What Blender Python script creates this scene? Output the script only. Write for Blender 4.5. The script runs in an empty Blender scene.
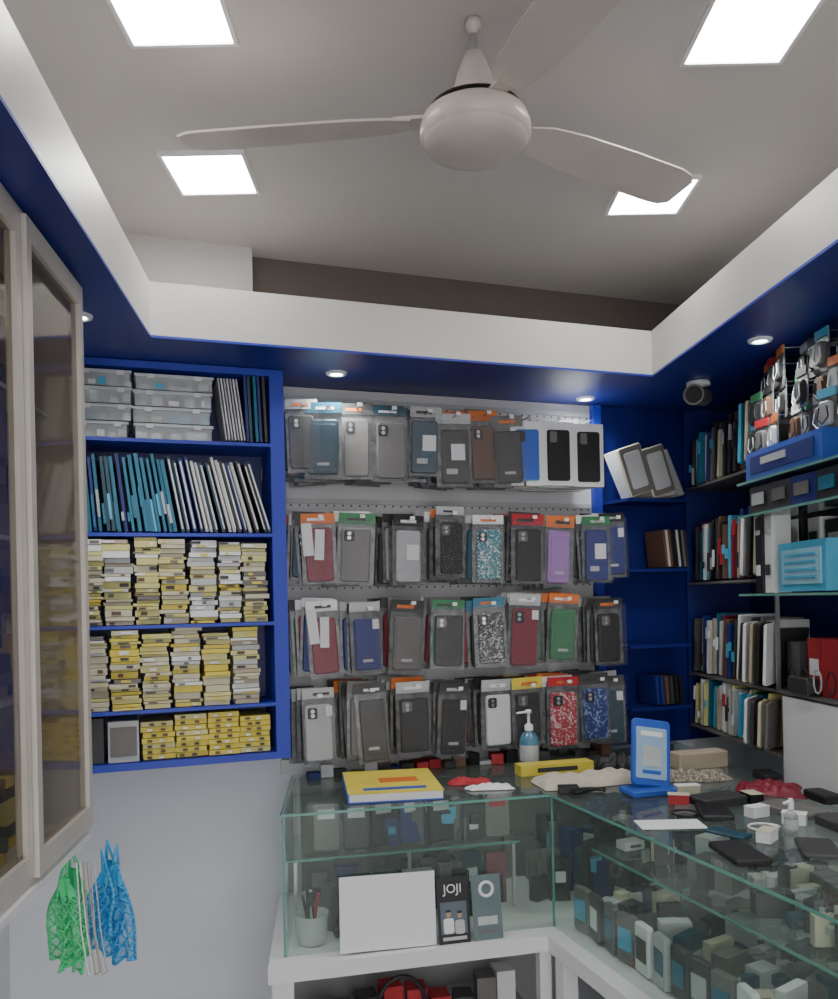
import bpy, bmesh, math, random
from mathutils import Matrix, Vector
random.seed(7)
EYE=1.5
I4=Matrix.Identity(4)
def RZ(a): return Matrix.Rotation(math.radians(a),4,'Z')
def RX(a): return Matrix.Rotation(math.radians(a),4,'X')
def RY(a): return Matrix.Rotation(math.radians(a),4,'Y')
def T(x,y,z=0): return Matrix.Translation((x,y,z))
BF=T(0,2.62)@RZ(19.3)      # back wall frame: x along wall, y into wall
LF=T(-.467,0)@RZ(6.8)      # left cabinet front plane frame
RF=T(1.181,0)@RZ(5.14)     # right shelf front plane frame
LG=LF@RZ(90)               # facing left wall: x = away from camera, y = into wall
RG=RF@RZ(-90)              # facing right wall: x = toward camera, y = into wall

# ---------------- materials
_m={}
def mat(name,col,rough=.5,metal=0,var=.08,scale=12,emit=0,bump=0,coat=0):
    if name in _m: return _m[name]
    m=bpy.data.materials.new(name); m.use_nodes=True
    nt=m.node_tree; N=nt.nodes; p=N['Principled BSDF']
    p.inputs['Roughness'].default_value=rough; p.inputs['Metallic'].default_value=metal
    if coat: p.inputs['Coat Weight'].default_value=coat
    tc=N.new('ShaderNodeTexCoord'); no=N.new('ShaderNodeTexNoise'); no.inputs['Scale'].default_value=scale
    no.inputs['Detail'].default_value=4
    nt.links.new(tc.outputs['Object'],no.inputs['Vector'])
    r=N.new('ShaderNodeValToRGB')
    r.color_ramp.elements[0].position=.3; r.color_ramp.elements[1].position=.7
    a=[max(0,c*(1-var)) for c in col]; b=[min(1,c*(1+var)) for c in col]
    r.color_ramp.elements[0].color=(*a,1); r.color_ramp.elements[1].color=(*b,1)
    nt.links.new(no.outputs['Fac'],r.inputs['Fac']); nt.links.new(r.outputs['Color'],p.inputs['Base Color'])
    if emit:
        p.inputs['Emission Color'].default_value=(*col,1); p.inputs['Emission Strength'].default_value=emit
    if bump:
        bu=N.new('ShaderNodeBump'); bu.inputs['Strength'].default_value=bump
        nt.links.new(no.outputs['Fac'],bu.inputs['Height']); nt.links.new(bu.outputs['Normal'],p.inputs['Normal'])
    _m[name]=m; return m
def clear(name,tint,op=.15,rough=.05,body=None,bump=0,ior=1.45):
    """thin clear sheet: transparent + fresnel gloss on the outer faces + a bit of body colour"""
    if name in _m: return _m[name]
    m=bpy.data.materials.new(name); m.use_nodes=True; nt=m.node_tree; N=nt.nodes; N.clear()
    o=N.new('ShaderNodeOutputMaterial'); tr=N.new('ShaderNodeBsdfTransparent'); tr.inputs[0].default_value=(*tint,1)
    gl=N.new('ShaderNodeBsdfGlossy'); gl.inputs['Roughness'].default_value=rough
    di=N.new('ShaderNodeBsdfDiffuse'); di.inputs[0].default_value=(*(body or tint),1)
    m1=N.new('ShaderNodeMixShader'); m1.inputs[0].default_value=op
    nt.links.new(tr.outputs[0],m1.inputs[1]); nt.links.new(di.outputs[0],m1.inputs[2])
    fr=N.new('ShaderNodeFresnel'); fr.inputs[0].default_value=ior
    ge=N.new('ShaderNodeNewGeometry'); mu=N.new('ShaderNodeMath'); mu.operation='SUBTRACT'; mu.inputs[0].default_value=1
    nt.links.new(ge.outputs['Backfacing'],mu.inputs[1])
    m3=N.new('ShaderNodeMath'); m3.operation='MULTIPLY'; nt.links.new(fr.outputs[0],m3.inputs[0]); nt.links.new(mu.outputs[0],m3.inputs[1])
    if bump:
        tc=N.new('ShaderNodeTexCoord'); no=N.new('ShaderNodeTexNoise'); no.inputs['Scale'].default_value=22; no.inputs['Distortion'].default_value=1.2
        bu=N.new('ShaderNodeBump'); bu.inputs['Strength'].default_value=bump; bu.inputs['Distance'].default_value=.01
        nt.links.new(tc.outputs['Object'],no.inputs['Vector']); nt.links.new(no.outputs['Fac'],bu.inputs['Height'])
        nt.links.new(bu.outputs['Normal'],gl.inputs['Normal'])
    m2=N.new('ShaderNodeMixShader'); nt.links.new(m3.outputs[0],m2.inputs[0])
    nt.links.new(m1.outputs[0],m2.inputs[1]); nt.links.new(gl.outputs[0],m2.inputs[2])
    nt.links.new(m2.outputs[0],o.inputs[0]); _m[name]=m; return m

WHITE=mat('paint_white',(.76,.76,.78),.6,var=.03,scale=3)
WALLP=mat('wall_paint',(.64,.66,.71),.7,var=.04,scale=2)
CEIL=mat('ceiling_paint',(.55,.525,.51),.8,var=.03,scale=1.5)
SHADE=mat('upper_wall_shade',(.13,.11,.10),.8,var=.05,scale=2)  # dark tone is the shade above the fascia, put into the colour
FASC=mat('fascia_laminate',(.58,.565,.54),.4,var=.03,scale=2)
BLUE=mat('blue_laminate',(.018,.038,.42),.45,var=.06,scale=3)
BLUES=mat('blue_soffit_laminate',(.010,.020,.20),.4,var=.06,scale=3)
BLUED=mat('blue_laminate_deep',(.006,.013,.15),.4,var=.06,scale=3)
ALU=mat('aluminium',(.62,.58,.53),.4,metal=.3,var=.05)
STEEL=mat('steel',(.55,.56,.58),.3,metal=.9,var=.05)
LIT=mat('led_panel',(1,.98,.95),.5,var=0,emit=28)
SPOT=mat('led_spot',(.75,1,.95),.5,var=0,emit=30)
TILE=mat('floor_tile',(.5,.49,.46),.3,var=.08,scale=5)
FANW=mat('fan_enamel',(.56,.50,.46),.35,var=.04)
FAND=mat('fan_dark',(.08,.07,.06),.5)
BLK=mat('black_plastic',(.010,.010,.012),.5)
DGR=mat('dark_grey',(.04,.04,.043),.5)
GRY=mat('grey_plastic',(.15,.14,.135),.5)
LGR=mat('light_grey',(.46,.47,.48),.5)
PAP=mat('paper_white',(.76,.76,.78),.7,var=.02)
PEG=mat('display_board',(.60,.59,.61),.5,var=.04,scale=4)
YEL=mat('yellow_card',(.70,.56,.07),.5,var=.1)
YEL2=mat('yellow_pale',(.60,.55,.22),.5,var=.1)
CRM=mat('cream_card',(.58,.54,.40),.6)
ORG=mat('orange_card',(.65,.16,.03),.5)
RED=mat('red',(.42,.02,.03),.6)
MAR=mat('maroon',(.20,.010,.028),.5)
NAVY=mat('navy',(.010,.022,.17),.5)
TEAL=mat('teal',(.010,.14,.24),.45)
TEAL2=mat('teal_dark',(.008,.055,.09),.45)
SKY=mat('sky_blue',(.08,.4,.62),.45)
GRN=mat('green',(.03,.18,.07),.5)
BRNW=mat('brown',(.12,.06,.035),.5)
LIL=mat('lilac',(.34,.17,.46),.5)
BGE=mat('beige',(.42,.35,.26),.6)
PINK=mat('pink',(.5,.2,.24),.5)
SKIN=mat('print_skin_tone',(.45,.28,.19),.5)
PAY=mat('stand_blue',(.03,.10,.48),.4)
def printed(name,c1,c2,scale=30):
    m=bpy.data.materials.new(name); m.use_nodes=True; nt=m.node_tree; N=nt.nodes; p=N['Principled BSDF']; p.inputs['Roughness'].default_value=.45
    tc=N.new('ShaderNodeTexCoord'); no=N.new('ShaderNodeTexNoise'); no.inputs['Scale'].default_value=scale; no.inputs['Distortion'].default_value=2.5
    r=N.new('ShaderNodeValToRGB'); r.color_ramp.interpolation='CONSTANT'
    e=r.color_ramp.elements; e[0].color=(*c1,1); e[0].position=0; e[1].position=.57; e[1].color=(*c2,1)
    nt.links.new(tc.outputs['Object'],no.inputs['Vector']); nt.links.new(no.outputs['Fac'],r.inputs['Fac']); nt.links.new(r.outputs['Color'],p.inputs['Base Color']); return m
PR1=printed('printed_teal_white',(.02,.2,.25),(.7,.72,.7),60); PR2=printed('printed_red_white',(.45,.03,.05),(.75,.6,.6),50); PR3=printed('printed_black_white',(.02,.02,.02),(.5,.5,.5),70)
PR4=printed('printed_blue',(.015,.03,.2),(.2,.35,.6),40)
GREENNET=mat('green_plastic',(.08,.66,.26),.4)
BLUENET=mat('blue_plastic',(.06,.38,.74),.4)
GFILM=clear('green_film',(.70,1,.80),.30,.2,(.08,.60,.26))
BFILM=clear('blue_film',(.65,.85,1),.35,.2,(.06,.36,.72))
GLASS=clear('showcase_glass',(.93,.975,.95),.06,.02,(.5,.6,.57),ior=1.45)
GEDGE=mat('glass_edge',(.12,.32,.27),.15)
CABG=clear('cabinet_glass',(.80,.77,.72),.05,.06,(.3,.27,.24),ior=1.4)
BAG=clear('poly_bag',(.96,.96,.97),.03,.22,(.6,.6,.6),bump=.6,ior=1.22)
BAGO=mat('poly_bag_stack',(.14,.145,.15),.25,var=.5,scale=40)
TUB=clear('clear_tub',(.95,.97,.98),.40,.12,(.82,.85,.88))
TUBL=clear('clear_tub_lid',(.95,.97,.98),.6,.15,(.85,.88,.9))
FROST=mat('frosted_plastic',(.68,.70,.73),.3,var=.06,scale=30)

# ---------------- mesh builder
class MB:
    def __init__(s): s.v=[]; s.f=[]; s.m=[]; s.sm=[]; s.mats=[]
    def mi(s,m):
        if m not in s.mats: s.mats.append(m)
        return s.mats.index(m)
    def add(s,vs,fs,m,smooth=False):
        b=len(s.v); s.v+= [Vector(v) for v in vs]
        for i,f in enumerate(fs):
            s.f.append([b+k for k in f]); mm=m[i] if isinstance(m,list) else m
            s.m.append(s.mi(mm)); s.sm.append(smooth)
    def box(s,c,d,m,F=I4,R=None,front=None):
        M=F@T(*c)
        if R is not None: M=M@R
        x,y,z=d[0]/2,d[1]/2,d[2]/2
        vs=[M@Vector(p) for p in [(-x,-y,-z),(x,-y,-z),(x,y,-z),(-x,y,-z),(-x,-y,z),(x,-y,z),(x,y,z),(-x,y,z)]]
        fs=[(0,3,2,1),(4,5,6,7),(0,1,5,4),(1,2,6,5),(2,3,7,6),(3,0,4,7)]
        s.add(vs,fs,[m,m,front or m,m,m,m])
    def span(s,x0,x1,y0,y1,z0,z1,m,F=I4):
        s.box(((x0+x1)/2,(y0+y1)/2,(z0+z1)/2),(x1-x0,y1-y0,z1-z0),m,F)
    def pane(s,p,q,z0,z1,t,m,F=I4):
        """upright pane from p to q (2d), thickness t"""
        p=Vector(p);q=Vector(q);d=q-p; a=math.degrees(math.atan2(d.y,d.x)); c=(p+q)/2
        s.box((c.x,c.y,(z0+z1)/2),(d.length,t,z1-z0),m,F,RZ(a))
    def prism(s,poly,z0,z1,m,top=None,bot=None,F=I4):
        n=len(poly)
        vs=[F@Vector((p[0],p[1],z0)) for p in poly]+[F@Vector((p[0],p[1],z1)) for p in poly]
        fs=[tuple(range(n))[::-1],tuple(range(n,2*n))]+[(i,(i+1)%n,n+(i+1)%n,n+i) for i in range(n)]
        s.add(vs,fs,[bot or m,top or m]+[m]*n)
    def slab(s,c,w,h,t,r,m,F=I4,R=None,front=None,k=4):
        """rounded rectangle standing in xz, thickness y, with softened front rim"""
        M=F@T(*c)
        if R is not None: M=M@R
        def ring(w,h,r,y):
            o=[]
            for cx,cz,a0 in ((w/2-r,h/2-r,0),(-w/2+r,h/2-r,90),(-w/2+r,-h/2+r,180),(w/2-r,-h/2+r,270)):
                for i in range(k+1):
                    a=math.radians(a0+90*i/k); o.append(M@Vector((cx+r*math.cos(a),y,cz+r*math.sin(a))))
            return o
        e=min(t*.4,.003)
        A=ring(w,h,r,t/2); B=ring(w,h,r,-t/2+e); C=ring(w-2*e,h-2*e,max(r-e,.0005),-t/2)
        n=len(A); vs=A+B+C
        fs=[tuple(range(n))]+[(i,n+i,n+(i+1)%n,(i+1)%n) for i in range(n)]+[(n+i,2*n+i,2*n+(i+1)%n,n+(i+1)%n) for i in range(n)]+[tuple(range(2*n,3*n))[::-1]]
        s.add(vs,fs,[m]*(1+2*n)+[front or m])
    def cyl(s,p0,p1,r0,r1,m,seg=16,F=I4,smooth=True):
        p0=F@Vector(p0); p1=F@Vector(p1); ax=(p1-p0).normalized()
        up=Vector((0,0,1)) if abs(ax.z)<.9 else Vector((1,0,0)); a=ax.cross(up).normalized(); b=ax.cross(a)
        vs=[]
        for p,r in ((p0,r0),(p1,r1)):
            for i in range(seg):
                t=2*math.pi*i/seg; vs.append(p+a*math.cos(t)*r+b*math.sin(t)*r)
        s.add(vs,[(i,(i+1)%seg,seg+(i+1)%seg,seg+i) for i in range(seg)],m,smooth)
        s.add(vs,[tuple(range(seg))[::-1],tuple(range(seg,2*seg))],m)
    def tube(s,pts,r,m,F=I4,seg=8):
        for a,b in zip(pts[:-1],pts[1:]): s.cyl(a,b,r,r,m,seg,F)
    def lathe(s,prof,c,m,seg=40,F=I4):
        n=len(prof); vs=[]
        for i in range(seg):
            t=2*math.pi*i/seg
            for r,z in prof: vs.append(F@Vector((c[0]+r*math.cos(t),c[1]+r*math.sin(t),c[2]+z)))
        fs=[];ms=[]
        for i in range(seg):
            j=(i+1)%seg
            for k in range(n-1):
                fs.append((i*n+k,j*n+k,j*n+k+1,i*n+k+1)); ms.append(m[k] if isinstance(m,list) else m)
        s.add(vs,fs,ms,True)
    def done(s,name,parent=None):
        lo=Vector([min(v[i] for v in s.v) for i in range(3)]); hi=Vector([max(v[i] for v in s.v) for i in range(3)])
        c=(lo+hi)/2
        me=bpy.data.meshes.new(name); me.from_pydata([v-c for v in s.v],[],s.f)
        for m in s.mats: me.materials.append(m)
        me.polygons.foreach_set('material_index',s.m); me.polygons.foreach_set('use_smooth',s.sm)
        me.update()
        bm=bmesh.new(); bm.from_mesh(me); bmesh.ops.recalc_face_normals(bm,faces=bm.faces); bm.to_mesh(me); bm.free()
        o=bpy.data.objects.new(name,me); bpy.context.collection.objects.link(o)
        if parent: o.parent=parent; o.location=c-parent.location
        else: o.location=c
        return o
def isect(F1,ax1,v1,F2,ax2,v2):
    def ln(F,ax,v):
        if ax=='x': return F@Vector((v,0,0)), (F.to_3x3()@Vector((0,1,0)))
        return F@Vector((0,v,0)), (F.to_3x3()@Vector((1,0,0)))
    p,d=ln(F1,ax1,v1); q,e=ln(F2,ax2,v2)
    det=d.x*(-e.y)+e.x*d.y; t=((q.x-p.x)*(-e.y)+e.x*(q.y-p.y))/det
    return (p.x+d.x*t,p.y+d.y*t)
def text(body,loc,M,size,m,parent,ex=.0004):
    cu=bpy.data.curves.new('lettering','FONT'); cu.body=body; cu.size=size; cu.extrude=ex; cu.align_x='CENTER'; cu.align_y='CENTER'
    cu.materials.append(m); o=bpy.data.objects.new('lettering',cu); bpy.context.collection.objects.link(o)
    o.parent=parent; o.matrix_parent_inverse=Matrix.Translation(-parent.location); o.matrix_basis=T(*loc)@M@RX(90)
    return o
R=random.uniform; CH=random.choice

# ---------------- room shell
H=2.5; YN=-2.2
def atY(F,x,Y):
    p=F@Vector((x,0,0)); d=F.to_3x3()@Vector((0,1,0)); t=(Y-p.y)/d.y; return (p.x+d.x*t,Y)
cL=isect(LF,'x',-.36,BF,'y',0); cR=isect(RF,'x',.24,BF,'y',0)
nL=atY(LF,-.36,YN); nR=atY(RF,.24,YN)
o=MB(); o.prism([nL,nR,cR,cL],-.05,0,TILE); o.done('floor')
o=MB(); o.prism([nL,nR,cR,cL],H,H+.05,CEIL); o.done('ceiling')
cLo=isect(LF,'x',-.46,BF,'y',0); nLo=atY(LF,-.46,YN); cRo=isect(RF,'x',.34,BF,'y',0); nRo=atY(RF,.34,YN)
o=MB(); o.prism([nL,cL,cLo,nLo],0,H,WALLP); o.done('wall_left')
o=MB(); o.prism([nR,nRo,cRo,cR],0,H,WALLP); o.done('wall_right')
bLo=isect(LF,'x',-.46,BF,'y',.1); bRo=isect(RF,'x',.34,BF,'y',.1)
o=MB(); o.prism([cLo,cRo,bRo,bLo],0,H,WALLP); o.done('wall_back')
# soffit ring
Z0=EYE+.632; Z1=EYE+.764
fl=isect(LF,'x',.086,BF,'y',-.378); fr=isect(RF,'x',-.27,BF,'y',-.378)
nfl=atY(LF,.086,YN); nfr=atY(RF,-.27,YN)
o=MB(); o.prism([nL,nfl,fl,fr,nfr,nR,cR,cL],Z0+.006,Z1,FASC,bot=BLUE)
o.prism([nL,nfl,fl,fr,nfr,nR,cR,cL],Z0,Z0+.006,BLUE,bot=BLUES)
o.done('trim_1')
o=MB(); o.prism([isect(LF,'x',-.36,BF,'y',-.006),isect(RF,'x',.24,BF,'y',-.006),cR,cL],Z1,H,SHADE); o.done('trim_2')  # thin sheet on the upper wall, coloured as its shade
o=MB(); bx=isect(LF,'x',-.359,BF,'y',-.07); bi=BF.inverted()@Vector((*bx,0))
o.span(bi.x+.01,-.5,-.07,-.007,Z1,H,CEIL,BF); o.done('trim_3')

# ---------------- ceiling LED panels
for (x,y) in ((-.395,1.415),(-.46,1.965),(.605,1.50),(.60,2.12),(-.2,.1),(.8,.1),(.3,-.9)):  # last three panels are out of view, added to brighten the room
    o=MB(); q=.088; o.span(x-q,x+q,y-q,y+q,H-.006,H-.002,LIT)
    w=q+.008
    for a in ((x-w,x-q,y-w,y+w),(x+q,x+w,y-w,y+w),(x-q,x+q,y-w,y-q),(x-q,x+q,y+q,y+w)):
        o.span(*a,H-.01,H-.001,WHITE)
    o.done('led_ceiling_panel')
for i,(x,y) in enumerate(((-.215,2.346),(.544,2.706),(.864,2.12),(-.724,1.84),(.95,1.2),(-.6,.6))):
    o=MB(); o.lathe([(0,-.004),(.017,-.004),(.018,-.003)],(x,y,Z0),SPOT,20)
    o.lathe([(.018,-.001),(.018,-.007),(.028,-.006),(.030,-.0005)],(x,y,Z0),WHITE,20); ob=o.done('recessed_spotlight')
    l=bpy.data.lights.new('spot_beam','SPOT'); l.energy=8; l.spot_size=2.5; l.spot_blend=.8; l.color=(.97,1,.95); l.shadow_soft_size=.02
    lo=bpy.data.objects.new('spot_beam',l); bpy.context.collection.objects.link(lo); lo.parent=ob; lo.location=(0,0,-.012)

# ---------------- ceiling fan
fx,fy=.114,1.468; fz=EYE+.81
o=MB()
o.lathe([(.0,.999),(.013,.999),(.014,.987),(.009,.98),(.006,.975)],(fx,fy,EYE),FANW,24)
o.cyl((fx,fy,EYE+.98),(fx,fy,EYE+.86),.006,.006,STEEL,12)
o.lathe([(.007,.945),(.016,.94),(.030,.905),(.038,.872),(.040,.862),(.0,.858)],(fx,fy,EYE),FANW,28)
o.lathe([(0,.05),(.03,.05),(.05,.045),(.05,.034),(.08,.032)],(fx,fy,fz),FAND,36)
o.lathe([(.04,.034),(.07,.031),(.090,.018),(.096,.002),(.096,-.014),(.090,-.020)],(fx,fy,fz),FANW,44)
o.lathe([(.090,-.020),(.086,-.028),(.066,-.037),(.03,-.042),(0,-.043)],(fx,fy,fz),FANW,44)
for ang,pt in ((174,-12),(32,-12),(-67,-13)):
    F=T(fx,fy,fz+.018)@RZ(ang)
    o.box((.105,0,0.004),(.07,.03,.006),FANW,F)
    F2=F@RX(pt)
    top=[];bot=[]
    st=[(.11,.024,.024),(.15,.036,.038),(.22,.045,.046),(.35,.050,.050),(.47,.051,.050),(.50,.049,.044),(.52,.036,.03)]
    for x,a,b in st:
        top.append((x,a)); bot.append((x,-b))
    o.prism(bot+top[::-1],-.002,.002,FANW,F=F2)
o.done('ceiling_fan')

# ---------------- left shelf bay (blue)
def zz(r): return EYE+r
o=MB(); D=.18
uL,uR=-.985,-.478
o.span(uL-.02,uL,-D,-.002,zz(-.42),Z0-.002,BLUE,BF)
o.span(uR,uR+.038,-D,-.002,zz(-.42),Z0-.002,BLUE,BF)
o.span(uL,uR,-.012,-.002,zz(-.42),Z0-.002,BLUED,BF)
for z in (.43,.1875,-.05,-.268): o.span(uL,uR,-D,-.012,zz(z)-.009,zz(z),BLUE,BF)
o.span(uL,uR,-D,-.012,zz(-.42),zz(-.402),BLUE,BF)
o.span(uL,uR,-D,-.012,Z0-.02,Z0-.002,BLUE,BF)
o.done('blue_wall_shelf')
# clear storage boxes
o=MB()
for (x0,x1,n,h) in ((-.975,-.835,4,.044),(-.825,-.625,4,.043)):
    z=zz(.432)
    for i in range(n):
        j=R(-.008,.008); a=R(-2,2); xc=(x0+x1)/2+j; w=x1-x0
        for q in range(5):
            hh=h*R(.25,.5); o.box((xc-w*.38+w*.19*q,-.12+R(-.02,.01),z+.003+hh/2),(w*.13,.06,hh),CH([PAP,PAP,FROST,PAP,LGR,SKY]),BF,RZ(R(-15,15)))
        o.box((xc,-.10,z+h*.39),(w-.008,.130,h*.76),TUB,BF,RZ(a))
        o.box((xc,-.10,z+h*.86),(w,.142,h*.12),TUBL,BF,RZ(a))
        o.box((xc,-.10,z+h*.78),(w*1.005,.144,h*.03),FROST,BF,RZ(a))
        for e in (-.3,.3): o.box((xc+w*e,-.172,z+h*.76),(.018,.004,h*.25),FROST,BF,RZ(a))
        z+=h
o.done('clear_storage_boxes')
o=MB()
for i in range(7): o.box((-.602+i*.008,-.10,zz(.432)+.088),(.004,.13,.165),FROST if i%2 else LGR,BF,RY(-7))
for i in range(5): o.box((-.540+i*.012,-.1,zz(.432)+.093),(.007,.14,.18),[NAVY,TEAL2,TEAL,NAVY,DGR][i],BF,RY(-2)@RZ(R(-2,2)))
o.done('upright_folders')
# booklets row
o=MB(); x=-.972; i=0
while x<-.512:
    t=R(.008,.013); f=(x+.972)/.47; lean=-3-14*f
    h=.195+R(-.008,.01); c=CH([TEAL,TEAL2,TEAL2,NAVY,TEAL]) if f<.6 else CH([DGR,TEAL2,LGR,TEAL,NAVY])
    y=-.1+R(-.012,.012)
    hz=zz(.189)+h/2*math.cos(math.radians(lean))+.003
    o.box((x+.012*f,y,hz),(t*.75,.13,h),c,BF,RY(lean)@RZ(R(-3,3)))
    if f>.5: o.box((x+.012*f+.0005,y-.067,hz),(t*.35,.003,h*.92),PAP,BF,RY(lean))
    else: o.box((x+.012*f,y-.066,hz-R(.0,.07)),(t*.6,.003,R(.02,.09)),CH([TEAL,LGR,TEAL,SKY]),BF,RY(lean))
    x+=t*1.32
o.done('screen_guard_booklets')
# stacks of flat boxes
pal=[YEL2,YEL2,YEL,CRM,PAP,CRM,YEL2,LGR,PAP,GRY]
for zb,zt in ((-.05,.172),(-.268,-.064)):
    o=MB(); x=-.975
    while x<-.53:
        w=R(.062,.082); w=min(w,-.483-x) if x+w>-.53 else w
        z=zz(zb)+.001; top=zz(zt)-R(0,.022); base=CH([[YEL2,CRM,YEL2,YEL,CRM],[PAP,LGR,CRM,PAP,YEL2],[YEL2,YEL2,YEL2,CRM,GRY],[YEL2,CRM,PAP,BGE,LGR]])
        xc=x+w/2; drift=R(-.005,.005)
        while z<top:
            t=CH([.009,.011,.013,.018,.007]); j=drift*(z-zz(zb))/.2+R(-.003,.003); c=CH(base) if R(0,1)<.8 else CH(pal)
            yy=-.10+R(-.016,.006)
            o.box((xc+j,yy,z+t/2),(w-.005+R(-.009,.002),.13,t-.0012),CH([c,LGR]),BF,RZ(R(-4,4)),front=c)
            if R(0,1)<.6: o.box((xc+j+R(-.02,.02),yy-.0665,z+t/2),(R(.008,.03),.003,t*.5),CH([DGR,YEL,PAP,GRY,BRNW]),BF)
            z+=t
        x+=w
    o.done('stack_of_phone_part_boxes')
o=MB()
o.span(-.97,-.915,-.16,-.03,zz(-.4),zz(-.285),DGR,BF)
o.span(-.905,-.83,-.165,-.03,zz(-.4),zz(-.295),LGR,BF); o.span(-.90,-.835,-.168,-.165,zz(-.385),zz(-.31),GRY,BF)
for k in range(4):
    z=zz(-.4); n=(7,8,8,7)[k]
    for i in range(n):
        x=-.82+.083*k+R(-.002,.002); t=.0142; a=R(-3,3)
        o.box((x+.039,-.10+R(-.008,.004),z+t/2),(.08,.125,t-.0015),YEL if R(0,1)<.85 else YEL2,BF,RZ(a))
        for q in range(2): o.box((x+.02+q*.03+R(-.006,.006),-.170,z+t/2),(.012,.004,t*.4),CH([DGR,BRNW,PAP]),BF)
        z+=t
o.done('yellow_box_stacks')

# ---------------- hook display board
o=MB()
o.span(-.438,.606,-.012,-.002,zz(-.5),Z0-.002,PEG,BF)
for z in (.60,.30,.055,-.19,-.44): 
    o.span(-.43,.60,-.02,-.012,zz(z)-.010,zz(z)+.004,LGR,BF)
for j in range(40):
    for z in (.585,.57,.285,.04,-.205): o.box((-.42+j*.026,-.0125,zz(z)),(.005,.0015,.005),DGR,BF)
o.done('display_board')
def casepack(o,F,x,y,z,col,hdr,style,w=.1,h=.195,n=6,yaw=0,under=None):
    for k in range(n):
        yy=y-k*.021; a=yaw+R(-8,8); fr=(k==n-1); dx=-(n-1-k)*.0082+R(-.006,.005)
        Fk=F@T(x+dx,yy,z+R(-.007,.007))@RZ(a)@RY(R(-4,4))
        cc=col if fr else CH(under or [BLK,DGR,GRY,col,BLK,TEAL2,NAVY,PR3])
        o.box((0,.004,-h/2),(w,.002,h),BAGO,Fk)
        hh=h*R(.07,.13)
        hc=hdr if fr or R(0,1)<.4 else CH([DGR,LGR,GRY,BLK,PAP,hdr,ORG])
        o.box((0,-.001,-hh/2+.008),(w*.98,.003,hh+.01),hc,Fk)
        if fr: o.box((R(-.01,.01),-.003,-hh/2+.006),(w*.5,.002,hh*.4),CH([DGR,PAP,LGR,ORG]),Fk)
        cw=w*R(.76,.84); ch=h*R(.76,.82)
        o.slab((R(-.004,.004),-.004,-h*.56),cw,ch,.009,.009,cc,Fk,k=2 if not fr else 4)
        if fr:
            if style in(1,3):
                o.slab((-cw*.24,-.0095,-h*.56+ch*.35),cw*.36,ch*.2,.003,.006,BLK if col is not BLK else GRY,Fk)
                for q in (.39,.31): o.cyl((-cw*.24,-.0105,-h*.56+ch*q),(-cw*.24,-.0125,-h*.56+ch*q),.0055,.0055,STEEL,10,Fk)
            if style==0:
                o.slab((0,-.0095,-h*.55),cw*.82,ch*.8,.002,.006,col,Fk); o.box((0,-.0112,-h*.8),(cw*.4,.001,.008),LGR,Fk)
            if style==2:
                o.box((.01,-.010,-h*.5),(cw*.5,.002,ch*.3),PAP,Fk); o.box((-.01,-.010,-h*.78),(cw*.4,.002,ch*.1),LGR,Fk)
            if style==4:
                o.box((-w*.32,-.0125,-.06),(w*.3,.002,.09),PAP,Fk,RY(-3)); o.box((w*.02,-.014,-.075),(w*.27,.002,.085),PAP,Fk,RY(4))
            if R(0,1)<.35: o.box((w*.3,-.012,-.05),(w*.2,.002,.028),PAP,Fk)
            o.box((0,-.0165,-h*.53),(w*1.02,.0015,h*.98),BAG,Fk)
    o.cyl((x,-.015,z-.006),(x,y-n*.021-.02,z-.004),.002,.002,STEEL,6,F)
    o.box((x,y-n*.021-.023,z-.002),(.014,.002,.01),PAP,F)
def su(u): return -.39+(u+.39)*1.06-.012
rows=[
 (.545,[(-.385,DGR,LGR,1),(-.325,TEAL2,TEAL,0),(-.235,GRY,DGR,1),(-.145,GRY,TEAL2,1),(-.045,TEAL2,LGR,2),(.035,DGR,LGR,2),(.13,BRNW,ORG,1),(.19,DGR,GRY,0)],.20,[TEAL2,NAVY,DGR,BLK,DGR,TEAL]),
 (.245,[(-.355,MAR,ORG,4),(-.24,GRY,GRN,1),(-.10,LGR,BLK,2),(.015,BLK,LGR,1),(.14,PR1,PAP,1),(.255,BLK,RED,1),(.37,LIL,ORG,0),(.475,NAVY,GRN,2),(.54,NAVY,BLK,0)],.195,None),
 (-.008,[(-.35,MAR,PAP,4),(-.225,NAVY,LGR,0),(-.10,GRY,DGR,0),(.01,BLK,GRN,1),(.135,PR3,TEAL,1),(.25,MAR,LGR,1),(.37,GRN,ORG,0),(.52,BLK,DGR,1)],.20,[BLK,DGR,GRN,MAR,DGR,NAVY]),
 (-.248,[(-.36,LGR,LGR,1),(-.225,DGR,DGR,0),(-.095,BLK,LGR,1),(.025,BLK,DGR,0),(.155,PAP,LGR,1),(.245,BLK,YEL,1),(.37,PR2,RED,1),(.465,PR4,DGR,1),(.52,TEAL2,DGR,0)],.205,[BLK,DGR,BRNW,GRY,DGR])]
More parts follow.
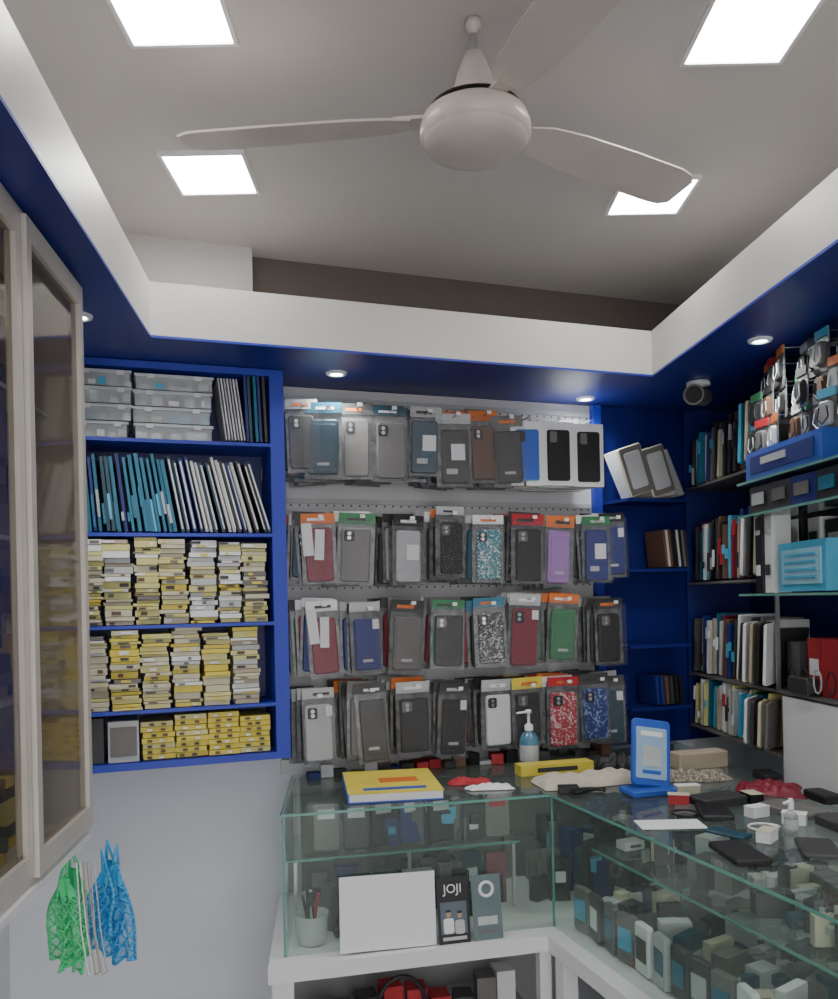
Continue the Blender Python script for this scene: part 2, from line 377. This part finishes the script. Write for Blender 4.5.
for z,cols,h,un in rows:
    o=MB()
    for i,(u,c,hd,st) in enumerate(cols): casepack(o,BF,su(u)+.016+R(-.005,.005),-.035-.014*(i%2),zz(z)+R(-.011,.009),c,hd,st,w=R(.090,.108),h=h+R(-.014,.010),n=6,yaw=R(-14,2),under=un)
    if z>.5: 
        for (u,c,ph) in ((.300,PAP,SKY),(.405,PAP,BLK),(.51,PAP,BLK)):
            for k in range(5):
                yy=-.05-k*.026
                F=BF@T(u-(4-k)*.005,yy,zz(.437)+R(-.003,.003))@RZ(-7+R(-4,4))
                o.box((0,0,0),(.102,.018,.195),CH([PAP,CRM,LGR]) if k<4 else PAP,F,front=PAP)
                if k==4:
                    o.slab((0,-.012,-.005),.074,.155,.007,.008,ph,F,front=PAY if ph==SKY else BLK)
                    o.slab((-.018,-.0165,.05),.022,.034,.002,.004,BLK if ph==SKY else GRY,F)
            o.cyl((u,-.015,zz(.542)),(u,-.18,zz(.542)),.002,.002,STEEL,6,BF)
    o.done('hanging_phone_cases')

# ---------------- corner: blue panel with shelves
o=MB()
o.span(.607,.635,-.035,-.002,zz(-.5),Z0-.002,BLUE,BF)
q=BF.inverted()@Vector((*cR,0)); 
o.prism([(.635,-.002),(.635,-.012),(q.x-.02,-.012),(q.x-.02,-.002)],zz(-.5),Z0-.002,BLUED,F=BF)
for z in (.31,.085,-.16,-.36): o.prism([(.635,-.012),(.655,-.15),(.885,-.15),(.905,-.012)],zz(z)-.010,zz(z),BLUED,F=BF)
o.done('blue_corner_shelf')
def rowbooks(o,F,x0,x1,z,h,pal,dep=.1,y=.02,lean=0,tmin=.007,tmax=.016):
    x=x0
    while x<x1-.02:
        t=R(tmin,tmax); hh=h*R(.82,1.04); c=CH(pal); l=lean+R(-4,5)
        zc=z+hh/2*math.cos(math.radians(l))+t*.1+.003
        xx=x+t/2
        o.slab((xx,y+dep/2+R(-.012,.012),zc),t,hh,dep,min(.002,t*.3),c,F,RY(l)@RZ(R(-12,12)),k=1)
        if R(0,1)<.6: o.box((xx,y-.012,zc+R(-.05,.05)),(t*.6,.006,R(.02,.06)),CH([PAP,LGR,DGR,PAP,RED,SKY]),F,RY(l))
        x+=t*1.3
flip=[PAP,CRM,LGR,BRNW,BLK,GRY,TEAL,BGE,DGR,SKY,PAP,BLK,DGR,BRNW,NAVY,MAR]
o=MB()
for i in range(5): o.box((.685+i*.04,-.09+i*.004,zz(.312)+.085),(.012,.09,.16),CH([PAP,BGE,CRM,LGR]),BF,RY(-24)@RZ(20))
for i in range(2):
    o.slab((.695+.085*i,-.135,zz(.312)+.09),.088,.16,.010,.008,CRM,BF,RY(-18),front=GRY)
    o.slab((.695+.085*i,-.142,zz(.312)+.09),.06,.12,.004,.008,LGR,BF,RY(-18))
for i in range(9): o.box((.80+i*.010,-.09,zz(.086)+.065),(.008,.1,.12),CH([DGR,GRY,BLK,BRNW,LGR]),BF,RY(-6))
for i in range(6): o.box((.76+i*.018,-.09,zz(-.359)+.05),(.012,.1,.09),CH([DGR,GRY,BLK,BRNW,NAVY]),BF,RY(-4))
o.done('corner_flip_covers')

# ---------------- right wall shelves
o=MB()
for z,s0,s1,m in ((.36,1.2,2.92,GRY),(.04,1.2,2.92,GRY),(-.265,1.2,2.92,GRY),(-.44,2.33,2.92,GRY)):
    o.span(-s1,-s0,0,.232,zz(z)-.008,zz(z),m,RG)
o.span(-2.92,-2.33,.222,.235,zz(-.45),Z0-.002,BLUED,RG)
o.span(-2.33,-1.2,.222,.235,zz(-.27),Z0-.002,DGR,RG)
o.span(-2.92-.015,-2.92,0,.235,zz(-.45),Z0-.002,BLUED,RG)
for s in (2.33,1.62): o.span(-s-.004,-s+.004,0,.01,zz(-.27),Z0-.002,STEEL,RG)
for z in (.292,.205,-.002): 
    o.span(-2.30,-1.5,-.115,-.001,zz(z)-.006,zz(z),GLASS,RG); o.span(-2.30,-1.5,-.117,-.115,zz(z)-.006,zz(z),GEDGE,RG)
o.done('right_wall_shelf')
o=MB(); o.span(-2.31,-.4,.004,.235,0,zz(-.28),WHITE,RG); o.done('trim_4')
for z,h in ((.36,.18),(.04,.2),(-.265,.19),(-.44,.15)):
    o=MB(); rowbooks(o,RG,-2.88,-2.37,zz(z)+.001,h,flip if z>-.4 else [CRM,BGE,GRN,SKY,YEL2,PAP,LGR,TEAL],dep=.12,y=.01,lean=4,tmin=.008,tmax=.018)
    for k in range(4): 
        hh=.13 if z<-.4 else .17
        c1=[[PAP,DGR,CRM,GRY],[LGR,PAP,BRNW,PAP],[PAP,BGE,BLK,PAP],[SKY,CRM,LGR,GRN]][int(abs(z)*10)%4][k]
        Fk=RG@T(-2.46+.036*k,-.010+.002*k,zz(z)+hh/2+.012)@RY(5)@RZ(-50)
        o.slab((0,0,0),.085,hh,.010,.008,c1,Fk); o.box((0,-.0055,0),(.05,.002,hh*.5),CH([PAP,DGR,GRY,BRNW]),Fk)
    o.done('flip_cover_row')
# boxes on near right shelves
o=MB(); z=zz(.292)
o.box((-2.10,-.055,z+.04),(.36,.09,.072),PAY,RG); o.box((-2.10,-.102,z+.04),(.3,.003,.045),NAVY,RG); o.box((-2.13,-.105,z+.045),(.12,.003,.018),LGR,RG)
o.done('accessory_box')
o=MB(); z=zz(.205)
for i in range(6): o.box((-2.23+i*.105,-.05,z+.037),(.1,.08,.072),CH([BLK,DGR,NAVY,BLK]),RG,RZ(R(-5,5))); o.box((-2.23+i*.105,-.095,z+.04),(.06,.003,.03),CH([LGR,GRY,TEAL]),RG)
o.done('black_cable_boxes')
o=MB(); z=zz(.36)
for i in range(7): 
    hh=R(.08,.2); o.box((-2.27+i*.11,.09,z+hh/2+.001),(.095,.1,hh),CH([BLK,GRY,LGR,RED,DGR,SKY,ORG]),RG,RZ(R(-4,4))); o.box((-2.27+i*.11,.035,z+hh*.6),(.05,.003,hh*.3),CH([PAP,LGR,ORG]),RG)
o.done('retail_boxes')
o=MB(); z=zz(.04)
for i,(s,c,w,h) in enumerate(((2.27,BLK,.055,.2),(2.20,PAP,.06,.15),(2.12,BLK,.09,.14),(2.0,GRY,.1,.15),(1.86,BLK,.1,.15))):
    o.box((-s,.08+.01*i,z+h/2+.002),(w,.1,h),c,RG,RZ(R(-4,4)))
    o.box((-s,.027+.01*i,z+h*.62),(w*.6,.003,h*.3),[PAP,DGR,LGR,DGR,PAP][i],RG)
    o.box((-s,.027+.01*i,z+h*.2),(w*.7,.003,h*.06),[PAP,RED,SKY,LGR,PAP][i],RG)
for s,c,c2,w,h in ((2.285,BLK,PAP,.05,.2),(2.235,PAP,DGR,.05,.2)):
    o.box((-s,-.04,zz(0)+h/2),(w,.05,h),c,RG,RZ(-8)); o.box((-s,-.069,zz(0)+h*.3),(w*.5,.003,h*.14),c2,RG,RZ(-8)); o.box((-s,-.069,zz(0)+h*.8),(w*.5,.003,h*.06),LGR,RG,RZ(-8))
o.done('charger_box')
o=MB(); 
o.box((-2.06,-.06,zz(0)+.062),(.24,.03,.12),SKY,RG,RZ(-4)); o.box((-2.06,-.077,zz(0)+.062),(.20,.003,.085),mat('pale_blue',(.30,.56,.68),.5),RG,RZ(-4))
for i in range(4): o.box((-2.06,-.08,zz(0)+.036+i*.018),(.16,.003,.006),SKY,RG,RZ(-4))
o.done('keyboard_box')
o=MB(); z=zz(-.265)
for i in range(9):
    s=2.28-i*.085; h=R(.07,.17)
    o.box((-s,.09+R(-.02,.02),z+h/2+.002),(.075,.1,h),CH([BLK,DGR,GRY,BLK,BLK,RED,NAVY]),RG,RZ(R(-6,6)))
    o.box((-s,.03,z+h*.5),(.04,.003,h*.3),CH([PAP,LGR,GRY]),RG)
o.slab((-2.2,.0,z+.024),.1,.045,.03,.012,DGR,RG)
for k in range(7):
    c=[(-2.25+.06*k+.018*math.cos(t*.7),-.0,z+.04+.03*math.sin(t*.7)) for t in range(10)]
    o.tube(c,.0022,CH([LGR,BLK,BLK]),RG,6)
o.done('small_accessory_boxes')
o=MB()
for i in range(24):
    s=2.30-(i%8)*.058; zt=.622-(i//8)*.08
    F=RG@T(-s,-.03-.012*(i//8)+R(-.02,.02),zz(zt)+R(-.006,.006))@RZ(R(-16,16))
    c=CH([GRY,DGR,DGR,GRN,BLK,SKY,RED,LGR,DGR,ORG])
    o.box((0,0,-.05),(.056,.003,.095),BAGO,F); o.box((0,-.003,-.012),(.056,.004,.02),c,F)
    o.slab((0,-.008,-.06),.038,.055,.012,.010,CH([LGR,DGR,BLK,GRY,GRY,BRNW,BLK]),F)
    o.tube([(-.012,-.015,-.045),(-.017,-.016,-.07),(.0,-.018,-.085),(.017,-.016,-.07),(.012,-.015,-.045)],.0016,CH([PAP,BLK,LGR]),F,6)
    o.cyl((0,.0,-.004),(0,.2,-.004),.002,.002,STEEL,6,F)
o.done('hanging_earphone_packs')
# CCTV camera
o=MB(); cx,cy=.845,2.53
o.lathe([(0,-.001),(.035,-.001),(.035,-.012),(.012,-.016),(.010,-.03)],(cx,cy,Z0),PAP,24)
o.cyl((cx+.03,cy+.05,Z0-.035),(cx-.035,cy-.06,Z0-.052),.027,.03,GRY,24)
o.cyl((cx-.035,cy-.06,Z0-.052),(cx-.038,cy-.065,Z0-.053),.024,.022,BLK,24)
o.done('cctv_camera')

# ---------------- glass showcase counter (L shape), BF coordinates
TOPZ=1.0; BASEZ=.66
PB=Vector((-.405,-.014)); PL=Vector((-.52,-.465)); PC=Vector((.156,-.538)); yE=-1.8
CF=BF@T(PC.x,PC.y)@RZ(math.degrees(math.atan2(PC.y-PL.y,PC.x-PL.x))) # front frame: x along front (negative = left), y inward
LN=(PC-PL).length
xr=lambda y: .955+ .2425*y
PE=Vector((PC.x,yE))
def Lpoly(off):
    return [(PB.x-off,-.016),(PL.x-off,PL.y-off),(PC.x-off*.9,PC.y-off),(PC.x-off,yE),(xr(yE)-.04,yE),(xr(-.016)-.04,-.016)]
o=MB()
o.prism(Lpoly(0),TOPZ-.008,TOPZ,GLASS,F=BF)
for p,q_ in ((PB,PL),(PL,PC),(PC,PE)):
    d=(q_-p).normalized(); n=Vector((d.y,-d.x))
    if (p+n*.1-Vector((.3,-.2))).length<(p-Vector((.3,-.2))).length: n=-n
    o.pane(p+n*.002,q_+n*.002,TOPZ-.007,TOPZ-.001,.002,GEDGE,BF)
    o.pane(p-n*.006,q_-n*.006,BASEZ+.001,TOPZ-.009,.006,GLASS,BF)
for c in (PL,PC): o.span(c.x+.002,c.x+.007,c.y+.002,c.y+.007,BASEZ,TOPZ-.008,GEDGE,BF)
# inner glass shelves
o.span(-LN+.03,-.03,.16,.40,.835,.841,GLASS,CF); o.span(-LN+.03,-.03,.157,.16,.835,.841,GEDGE,CF)
for xx in (-LN+.04,-LN/2,-.05): o.span(xx,xx+.008,.162,.17,BASEZ,.835,STEEL,CF)
o.prism([(PC.x+.13,-.52),(PC.x+.13,yE+.02),(xr(yE)-.06,yE+.02),(xr(-.52)-.06,-.52)],.835,.841,GLASS,F=BF)
o.span(PC.x+.127,PC.x+.13,yE+.02,-.52,.835,.841,GEDGE,BF)
o.pane(Vector((PB.x+.02,-.02)),Vector((.9,-.02)),BASEZ+.001,TOPZ-.01,.006,GRY,BF)
# base carcass
o.prism(Lpoly(.045),BASEZ-.038,BASEZ,WHITE,F=BF)
bz=BASEZ-.038
o.span(-LN-.03,-LN+.02,-.03,.0,0,bz,WHITE,CF); o.span(-.05,-.02,-.03,0,0,bz,WHITE,CF)
o.pane(PL+Vector((-.02,.0)),PB+Vector((-.02,0)),0,bz,.016,WHITE,BF)
o.span(-LN+.02,-.05,-.03,-.01,0,.12,WHITE,CF)
o.span(-LN+.02,.1,.3,.31,0,bz,LGR,CF); o.span(-LN+.02,-.03,.0,.3,.40,.41,LGR,CF)
o.span(PC.x-.03,PC.x,yE,-.60,0,.1,WHITE,BF)
for y in (-.60,-1.1,-1.6): o.span(PC.x-.03,PC.x+.01,y-.04,y,.1,bz,WHITE,BF)
o.span(PC.x+.25,PC.x+.26,yE,-.5,0,bz,LGR,BF); o.span(PC.x,PC.x+.25,yE,-.5,.40,.41,LGR,BF)
o.done('glass_showcase_counter')
# contents
o=MB()
dark=[BLK,DGR,GRY,BLK,DGR,NAVY,LGR,TEAL2,MAR,GRY]
def fill(F,x0,x1,y0,y1,z,n,hr,p,wr=(.03,.08),lim=False):
    for i in range(n):
        y=R(y0,y1); hh=R(*hr); w=R(*wr)
        xm=min(x1,xr(y)-.12) if lim else x1
        c=CH(p); x=R(x0,xm); a=R(-25,25)
        o.box((x,y,z+hh/2+.001),(w,R(.015,.05),hh),c,F,RZ(a))
        if R(0,1)<.5: o.box((x,y,z+hh*.6),(w*.5,.054,hh*.25),CH([PAP,LGR,GRY,SKY,c]),F,RZ(a))
fill(CF,-LN+.16,-.06,.21,.34,.842,38,(.05,.13),dark)
fill(CF,-LN+.12,-.06,.14,.34,BASEZ,44,(.04,.15),dark)
fill(BF,PC.x+.05,.75,-.43,-.08,BASEZ,44,(.05,.2),dark)
fill(BF,PC.x+.2,.6,-1.6,-.56,.842,90,(.02,.08),[LGR,GRY,DGR,PAP,BLK,TEAL2,CRM,DGR],lim=True)
fill(BF,PC.x+.08,.6,-1.7,-.5,BASEZ,130,(.03,.12),[LGR,GRY,DGR,BLK,TEAL2,GRY,CRM,BLK,DGR,PAP],lim=True)
for i in range(7):
    F=CF@T(-LN+.13+i*.078,.195+R(-.01,.02),.842)@RZ(R(-14,14))@RX(-6)
    o.slab((0,0,.065),.07,.12,.012,.008,CH([BLK,DGR,GRY,NAVY,BLK]),F); o.box((0,-.0075,.1),(.045,.002,.025),CH([LGR,PAP,GRY,RED]),F)
for i in range(17):
    s=-.60-i*.066
    F=BF@T(PC.x+.05,s,BASEZ)@RZ(-90+R(-14,14))
    o.slab((0,0,.06),.058,.11,.015,.008,CH([LGR,TEAL2,GRY,DGR,PAP,GRY]),F); o.box((0,-.009,.06),(.04,.002,.05),CH([SKY,LGR,PAP,DGR,TEAL]),F)
o.done('showcase_merchandise')
o=MB(); p=CF@Vector((-LN+.075,.075,0))
o.lathe([(0,.001),(.034,.001),(.037,.01),(.04,.07),(.042,.074),(.038,.07),(.034,.012),(0,.01)],(p.x,p.y,BASEZ),LGR,28)
for i in range(5): o.cyl((p.x+R(-.015,.015),p.y+R(-.015,.015),BASEZ+.014),(p.x+R(-.03,.03),p.y+R(-.03,.03),BASEZ+.12),.004,.004,CH([BLK,SKY,RED,PAP]),8)
o.done('pen_cup')
o=MB(); p=CF@Vector((-.50,.07,0))
for k in range(3):
    c=[(p.x+.05*math.cos(t/12*6.283),p.y+.02*math.sin(t/12*6.283),BASEZ+.055+.045*math.sin(t/12*6.283+1)+k*.006) for t in range(13)]
    o.tube(c,.004,BLK)
o.done('coiled_cable')
o=MB()
for i in range(9):
    x=-LN+.09+i*.062
    hh=R(.06,.11)
    o.box((x,.12+R(-.03,.03),.411+hh/2),(.05,.06,hh),CH([RED,LGR,PAP,DGR,GRY,PAP]),CF,RZ(R(-15,15)))
c=[(-.39+.06*math.cos(t),.04,.49+.075*math.sin(t)) for t in [i*math.pi/12 for i in range(13)]]
o.tube(c,.006,BLK,CF)
o.tube([(-.45,.04,.49),(-.45,.04,.424)],.012,BLK,CF); o.tube([(-.33,.04,.49),(-.33,.04,.424)],.012,BLK,CF)
o.done('lower_shelf_goods')

# leaning paper and brochures on the plinth in front of glass
def lean(x,z0,w,h,m,tilt=-9,t=.0015,R0=0,r=0):
    o=MB(); F=CF@T(x,-.006-h*math.sin(math.radians(-tilt)),z0)@RZ(R0)@RX(tilt)@RY(r)
    o.box((0,0,h/2),(w,t,h),m,F); return o,F
o,F=lean(-.432,BASEZ+.004,.235,.175,PAP,tilt=-7,r=1); o.done('sheet_of_paper')
o,F=lean(-.268,BASEZ+.001,.080,.158,BLK)
o.box((0,-.0015,.06),(.066,.001,.075),mat('poster_blue_grey',(.10,.13,.17),.5),F)
for dx,dz,s,c in ((-.014,.060,1,PAP),(.014,.056,.92,LGR)):   # printed couple: torso, head, hair
    o.slab((dx,-.0028,dz-.018),.026*s,.036*s,.0012,.006,c,F)
    o.slab((dx,-.0036,dz+.010),.012*s,.016*s,.0012,.0055,SKIN,F); o.slab((dx,-.0044,dz+.017),.013*s,.006*s,.001,.0028,BLK,F)
o.box((0,-.002,.012),(.06,.001,.008),LGR,F)
b=o.done('brochure'); text('JOJI',F@Vector((0,-.002,.128)),RZ(13)@RX(-9),.03,PAP,b)
o,F=lean(-.182,BASEZ+.001,.075,.155,mat('grey_teal_card',(.12,.17,.18),.5))
ring=[(.017*math.cos(t*.5236),-.003,.12+.017*math.sin(t*.5236)) for t in range(13)]
o.tube(ring,.004,PAP,F); o.box((0,-.002,.045),(.05,.001,.02),LGR,F); o.box((0,-.002,.02),(.05,.001,.008),GRY,F)
o.done('product_hang_card')

# ---------------- things on the counter top
Z=TOPZ+.0008
def WF(x,y,a=0,z=Z): return T(x,y,z)@RZ(a)
o=MB(); F=WF(-.085,2.245,8)
o.box((0,0,.011),(.235,.27,.022),PAP,F); o.box((0,0,.0235),(.24,.275,.003),YEL,F); o.box((0,0,.0015),(.24,.275,.003),PAY,F)
o.box((-.119,0,.012),(.004,.275,.024),PAY,F); o.box((.02,.0,.026),(.1,.05,.002),ORG,F); o.box((.0,-.1,.026),(.16,.02,.002),PAY,F)
o.done('yellow_ledger_book')
o=MB(); F=WF(.375,2.42,14); o.box((0,0,.015),(.22,.05,.03),YEL,F); o.box((.0,-.026,.015),(.12,.002,.012),DGR,F); o.done('yellow_carton')
def heap(name,x,y,a,w,d,h,m,seed,nx=30,ny=20,fold=1):
    rs=random.Random(seed); ph=[rs.uniform(0,6.28) for _ in range(6)]
    vs=[];fs=[]; F=WF(x,y,a)
    for j in range(ny):
        for i in range(nx):
            s=i/(nx-1)*2-1; t=j/(ny-1)*2-1
            ed=(max(0,1-abs(s)**6)*max(0,1-abs(t)**6))**.6
            r=1+.12*math.sin(4*s+ph[0])*math.cos(3*t+ph[1])
            z_=h*ed*(.6+.15*math.sin(5*s+ph[2]+2*t)+.13*fold*math.sin(11*t+ph[3]+5*s)+.1*fold*math.sin(17*s+ph[5]-4*t))+.001
            vs.append(F@Vector((s*w/2*r,t*d/2*(1+.15*math.sin(3*s+ph[4])),z_)))
    for j in range(ny-1):
        for i in range(nx-1):
            k=j*nx+i; fs.append((k,k+1,k+nx+1,k+nx))
    o=MB(); o.add(vs,fs,m,True)
    base=[vs[i] for i in range(nx)]+[vs[j*nx+nx-1] for j in range(1,ny)]+[vs[(ny-1)*nx+i] for i in range(nx-2,-1,-1)]+[vs[j*nx] for j in range(ny-2,0,-1)]
    o.add(base,[tuple(range(len(base)))],m); return o.done(name)
heap('cloth_pouch',.45,2.28,12,.30,.12,.035,mat('canvas',(.52,.48,.40),.85,bump=.3,scale=60),1)
heap('red_cloth',.87,2.13,-20,.15,.12,.030,MAR,2)
heap('red_pouch',.125,2.30,0,.11,.045,.018,RED,3)
heap('patterned_purse',.735,2.30,4,.18,.08,.03,mat('purse_fabric',(.25,.22,.17),.8,var=.8,scale=160),4)
heap('black_bag',.60,2.47,15,.18,.09,.05,BLK,6)
heap('white_cloth',.175,2.235,8,.12,.05,.014,PAP,9)
o=MB(); 
pts=[(.38+.08*math.cos(t*.4)+.010*t,2.160+.02*math.sin(t*.8),Z+.006) for t in range(12)]
o.tube(pts,.005,BLK); o.box((.37,2.165,Z+.01),(.05,.03,.018),BLK); o.done('charging_cable')
def bottle(name,x,y,h,r,m,cap):
    o=MB(); b=h*.62
    o.lathe([(0,0),(r*.95,0),(r,.004),(r,b*.8),(r*.7,b*.95),(r*.35,b),(r*.35,b+.008)],(x,y,Z),m,24)
    o.lathe([(r*.45,b+.004),(r*.45,b+.02),(r*.2,b+.024),(r*.14,b+.026),(r*.14,h-.012),(r*.3,h-.01),(r*.3,h),(0,h)],(x,y,Z),cap,20)
    o.cyl((x,y,Z+h-.006),(x-r*1.3,y-.006,Z+h-.009),.004,.003,cap,10); 
    o.lathe([(r*1.01,b*.2),(r*1.01,b*.65)],(x,y,Z),LGR,24); return o.done(name)
bottle('sanitizer_bottle',.315,2.50,.17,.028,clear('bottle_blue',(.45,.75,.9),.35,.1,(.2,.5,.7)),PAP)
bottle('pump_bottle',.765,1.77,.07,.014,clear('bottle_clear',(.8,.85,.85),.3,.1,(.6,.6,.6)),PAP)
# payment stand
o=MB(); F=WF(.57,2.14,14)
o.slab((0,.0,.008),.13,.016,.075,.006,PAY,F)
F2=F@T(.004,.0,.012)@RX(-16)@RY(10)
o.slab((0,0,.09),.105,.17,.012,.012,PAY,F2,k=6); o.slab((-.002,-.0072,.088),.085,.13,.002,.005,mat('screen_pale',(.30,.45,.62),.3),F2); 
o.box((-.002,-.009,.08),(.05,.001,.05),LGR,F2); o.box((-.002,-.0085,.137),(.06,.001,.012),PAP,F2); o.box((-.002,-.0085,.04),(.05,.001,.009),PAY,F2)
o.done('payment_stand')
o=MB(); o.box((.535,1.845,.001),(.14,.075,.0012),PAP,T(0,0,Z),RZ(0)); o.done('paper_slip')
o=MB()
for i in range(24):
    u=-.36+i*.040; hh=R(.01,.045); 
    if .27<u<.35 : continue
    o.box((u,-.10+R(-.02,.03),TOPZ+.001+hh/2),(.036,R(.03,.07),hh),CH([BLK,DGR,BRNW,GRY,BLK,NAVY,DGR,RED,LGR]),BF,RZ(R(-14,14)))
o.done('small_goods_on_counter')
o=MB()
for (x,y,w,d,h,m,a) in ((.70,2.02,.12,.07,.02,DGR,20),(.66,1.93,.07,.12,.01,BLK,-10),(.84,1.93,.08,.14,.012,GRY,25),(.80,2.46,.16,.06,.045,BGE,15),(.92,2.27,.05,.09,.02,BLK,0),(.60,1.62,.07,.13,.01,BLK,5),(.88,1.78,.06,.12,.02,DGR,10),(.63,1.76,.04,.09,.006,TEAL2,40),(.76,1.64,.07,.12,.008,DGR,-15),(.955,2.03,.05,.09,.02,BLK,10)):
    o.slab((0,0,0),w,d,h,.008,m,T(x,y,Z+h/2+.001)@RZ(a)@RX(-90))
o.done('loose_phone_boxes')
o=MB()
for (x,y,a,w,d,c) in ((.745,1.90,25,.05,.03,PAP),(.80,1.835,60,.035,.05,PAP),(.61,2.03,-15,.05,.03,RED),(.785,2.03,10,.035,.05,BLK),(.69,1.71,50,.05,.03,PAP),(.66,2.125,5,.06,.03,CRM)):
    o.box((x,y,Z+.0235),(w,d,.001),CH([PAP,CRM]),I4,RZ(a))
    o.box((x,y,Z+.0115),(w*.95,d*.95,.022),c,I4,RZ(a))
for k,(x,y) in enumerate(((.72,1.80),(.595,1.93))):
    pts=[(x+.035*math.cos(t*.55)*(1-.02*t),y+.03*math.sin(t*.55),Z+.003) for t in range(14)]
    o.tube(pts,.0025,[PAP,BLK][k],seg=6)
o.done('small_accessories')

# ---------------- left hanging glass cabinet
o=MB(); zb=zz(-.433); zt=Z0-.003; s0=-.9; s1=1.655; dp=.352
o.span(s0,s1,0.02,dp,zb,zb+.02,WHITE,LG); o.span(s0,s1,.02,dp,zt-.02,zt,WHITE,LG)
o.span(s1-.015,s1,.0,dp,zb,zt,ALU,LG); o.span(s0,s1,dp-.01,dp,zb,zt,mat('cabinet_back',(.30,.26,.22),.6),LG)
for z in (-.15,.12,.37): o.span(s0,s1-.016,.04,dp-.01,zz(z)-.008,zz(z),LGR,LG)
o.span(s0,s1,-.012,.02,zb,zb+.035,ALU,LG); o.span(s0,s1,-.012,.02,zt-.04,zt,ALU,LG)
o.span(s0,s1,-.02,.0,zb-.012,zb,WHITE,LG)
dw=.32; s=s1; k=0
while s>s0+.05:
    a=s-dw; y=-.012 if k%2==0 else -.004
    st=.022
    for (p,q_) in ((a,a+st),(s-st,s)): o.span(p,q_,y-.012,y+.006,zb+.012,zt-.012,ALU,LG)
    o.span(a+st,s-st,y-.012,y+.006,zb+.012,zb+.05,ALU,LG); o.span(a+st,s-st,y-.012,y+.006,zt-.05,zt-.012,ALU,LG)
    o.span(a+st,s-st,y-.004,y,zb+.05,zt-.05,CABG,LG)
    s=a-.004; k+=1
o.done('wall_cabinet')
o=MB()
for z,zn in ((-.413,-.16),(-.15,.11),(.12,.36),(.37,.60)):
    x=s0+.03
    while x<s1-.12:
        w=R(.04,.1); n=random.randint(4,8); zc=zz(z)+.001
        for i in range(n):
            h=R(.018,.04)
            if zc+h>zz(zn)-.02: break
            low=[BGE,CRM,BRNW,GRY,BGE,YEL2,YEL2,YEL,TEAL2,DGR]; hi=[BRNW,DGR,GRY,BLK,BGE,GRY]
            o.box((x+w/2,.09+R(-.01,.02),zc+h/2),(w*.92,.08,h-.002),CH(low if z<.1 else hi),LG); zc+=h
        x+=w+.006
o.done('cabinet_stock_boxes')

# ---------------- soft mesh bags hanging below cabinet
def net(name,x,y,ztop,w,h,m,film,seed,nx=6,nz=12,th=.0022):
    rs=random.Random(seed); o=MB(); P={}
    for j in range(nz+1):
        f=j/nz; ww=w*(.30+.70*math.sin(min(1,f*1.8+.05)*1.5))
        for i in range(nx+1):
            g=i/nx-.5
            P[i,j]=Vector((x+g*ww+.006*math.sin(4*f+seed)+.003*math.sin(9*g+7*f),y+.010*math.cos(g*14+seed+2*f)*(.4+f)+rs.uniform(-.001,.001),ztop-.04-f*h-.008*math.sin(g*5+seed)*f))
    def strip(a,b,w_):
        d=(b-a).normalized(); side=d.cross(Vector((0,1,0))).normalized()*w_
        n=Vector((0,.0006,0)); vs=[a-side-n,a+side-n,b+side-n,b-side-n,a-side+n,a+side+n,b+side+n,b-side+n]
        o.add(vs,[(0,1,2,3),(7,6,5,4),(0,4,5,1),(1,5,6,2),(2,6,7,3),(3,7,4,0)],m,True)
    for (i,j),p in P.items():
        if i<nx and j<nz and nz//6<j:
            if (i+j)%2==0: strip(p,P[i+1,j+1],th)
            else: strip(P[i+1,j],P[i,j+1],th)
            o.add([P[i,j],P[i+1,j],P[i+1,j+1],P[i,j+1]],[(0,1,2,3)],film,True)
        if i<nx and j<nz and j<=nz//6:
            a,b,c,d=P[i,j],P[i+1,j],P[i+1,j+1],P[i,j+1]; n=Vector((0,.0006,0))
            o.add([a-n,b-n,c-n,d-n,a+n,b+n,c+n,d+n],[(0,1,2,3),(7,6,5,4)],m,True)
        if j<nz and i in(0,nx): strip(p,P[i,j+1],th*1.5)
        if i<nx and j in(0,nz): strip(p,P[i+1,j],th*1.5)
    top=Vector((x,y,ztop))
    for i in (0,2,nx-2,nx): strip(top,P[i,0],.0022)
    return o.done(name)
zc=zb-.012
net('blue_mesh_bag',-.604,1.62,zc,.06,.17,BLUENET,BFILM,1,8,15,.0018)
net('blue_mesh_bag',-.574,1.590,zc,.045,.18,BLUENET,BFILM,4,6,15,.0018)
net('blue_mesh_bag',-.592,1.560,zc,.045,.12,BLUENET,BFILM,8,6,11,.0018)
net('green_mesh_bag',-.655,1.575,zc,.07,.165,GREENNET,GFILM,2,8,15,.0018)
net('green_mesh_bag',-.640,1.520,zc,.045,.165,GREENNET,GFILM,5,6,15,.0018)
o=MB(); 
for k in range(3):
    x=-.60+.012*k; o.tube([(x,1.48,zc),(x+.01,1.48,zc-.12),(x+.02,1.478,zc-.19),(x+.012,1.478,zc-.195),(x,1.48,zc-.12),(x-.006,1.48,zc)],.0012,[PAP,BGE,LGR][k],seg=6)
o.done('hanging_lanyards')

# ---------------- world, camera
w=bpy.data.worlds.new('World'); bpy.context.scene.world=w; w.use_nodes=True
w.node_tree.nodes['Background'].inputs[0].default_value=(.98,.96,.94,1); w.node_tree.nodes['Background'].inputs[1].default_value=3.7
cam=bpy.data.cameras.new('camera'); co=bpy.data.objects.new('camera',cam); bpy.context.collection.objects.link(co)
cam.sensor_fit='HORIZONTAL'; cam.sensor_width=36; cam.lens=850/838*36; cam.shift_y=100.5/838; cam.clip_start=.02
co.matrix_world=T(0,0,EYE)@RX(90)@RZ(-1.2)
bpy.context.scene.camera=co
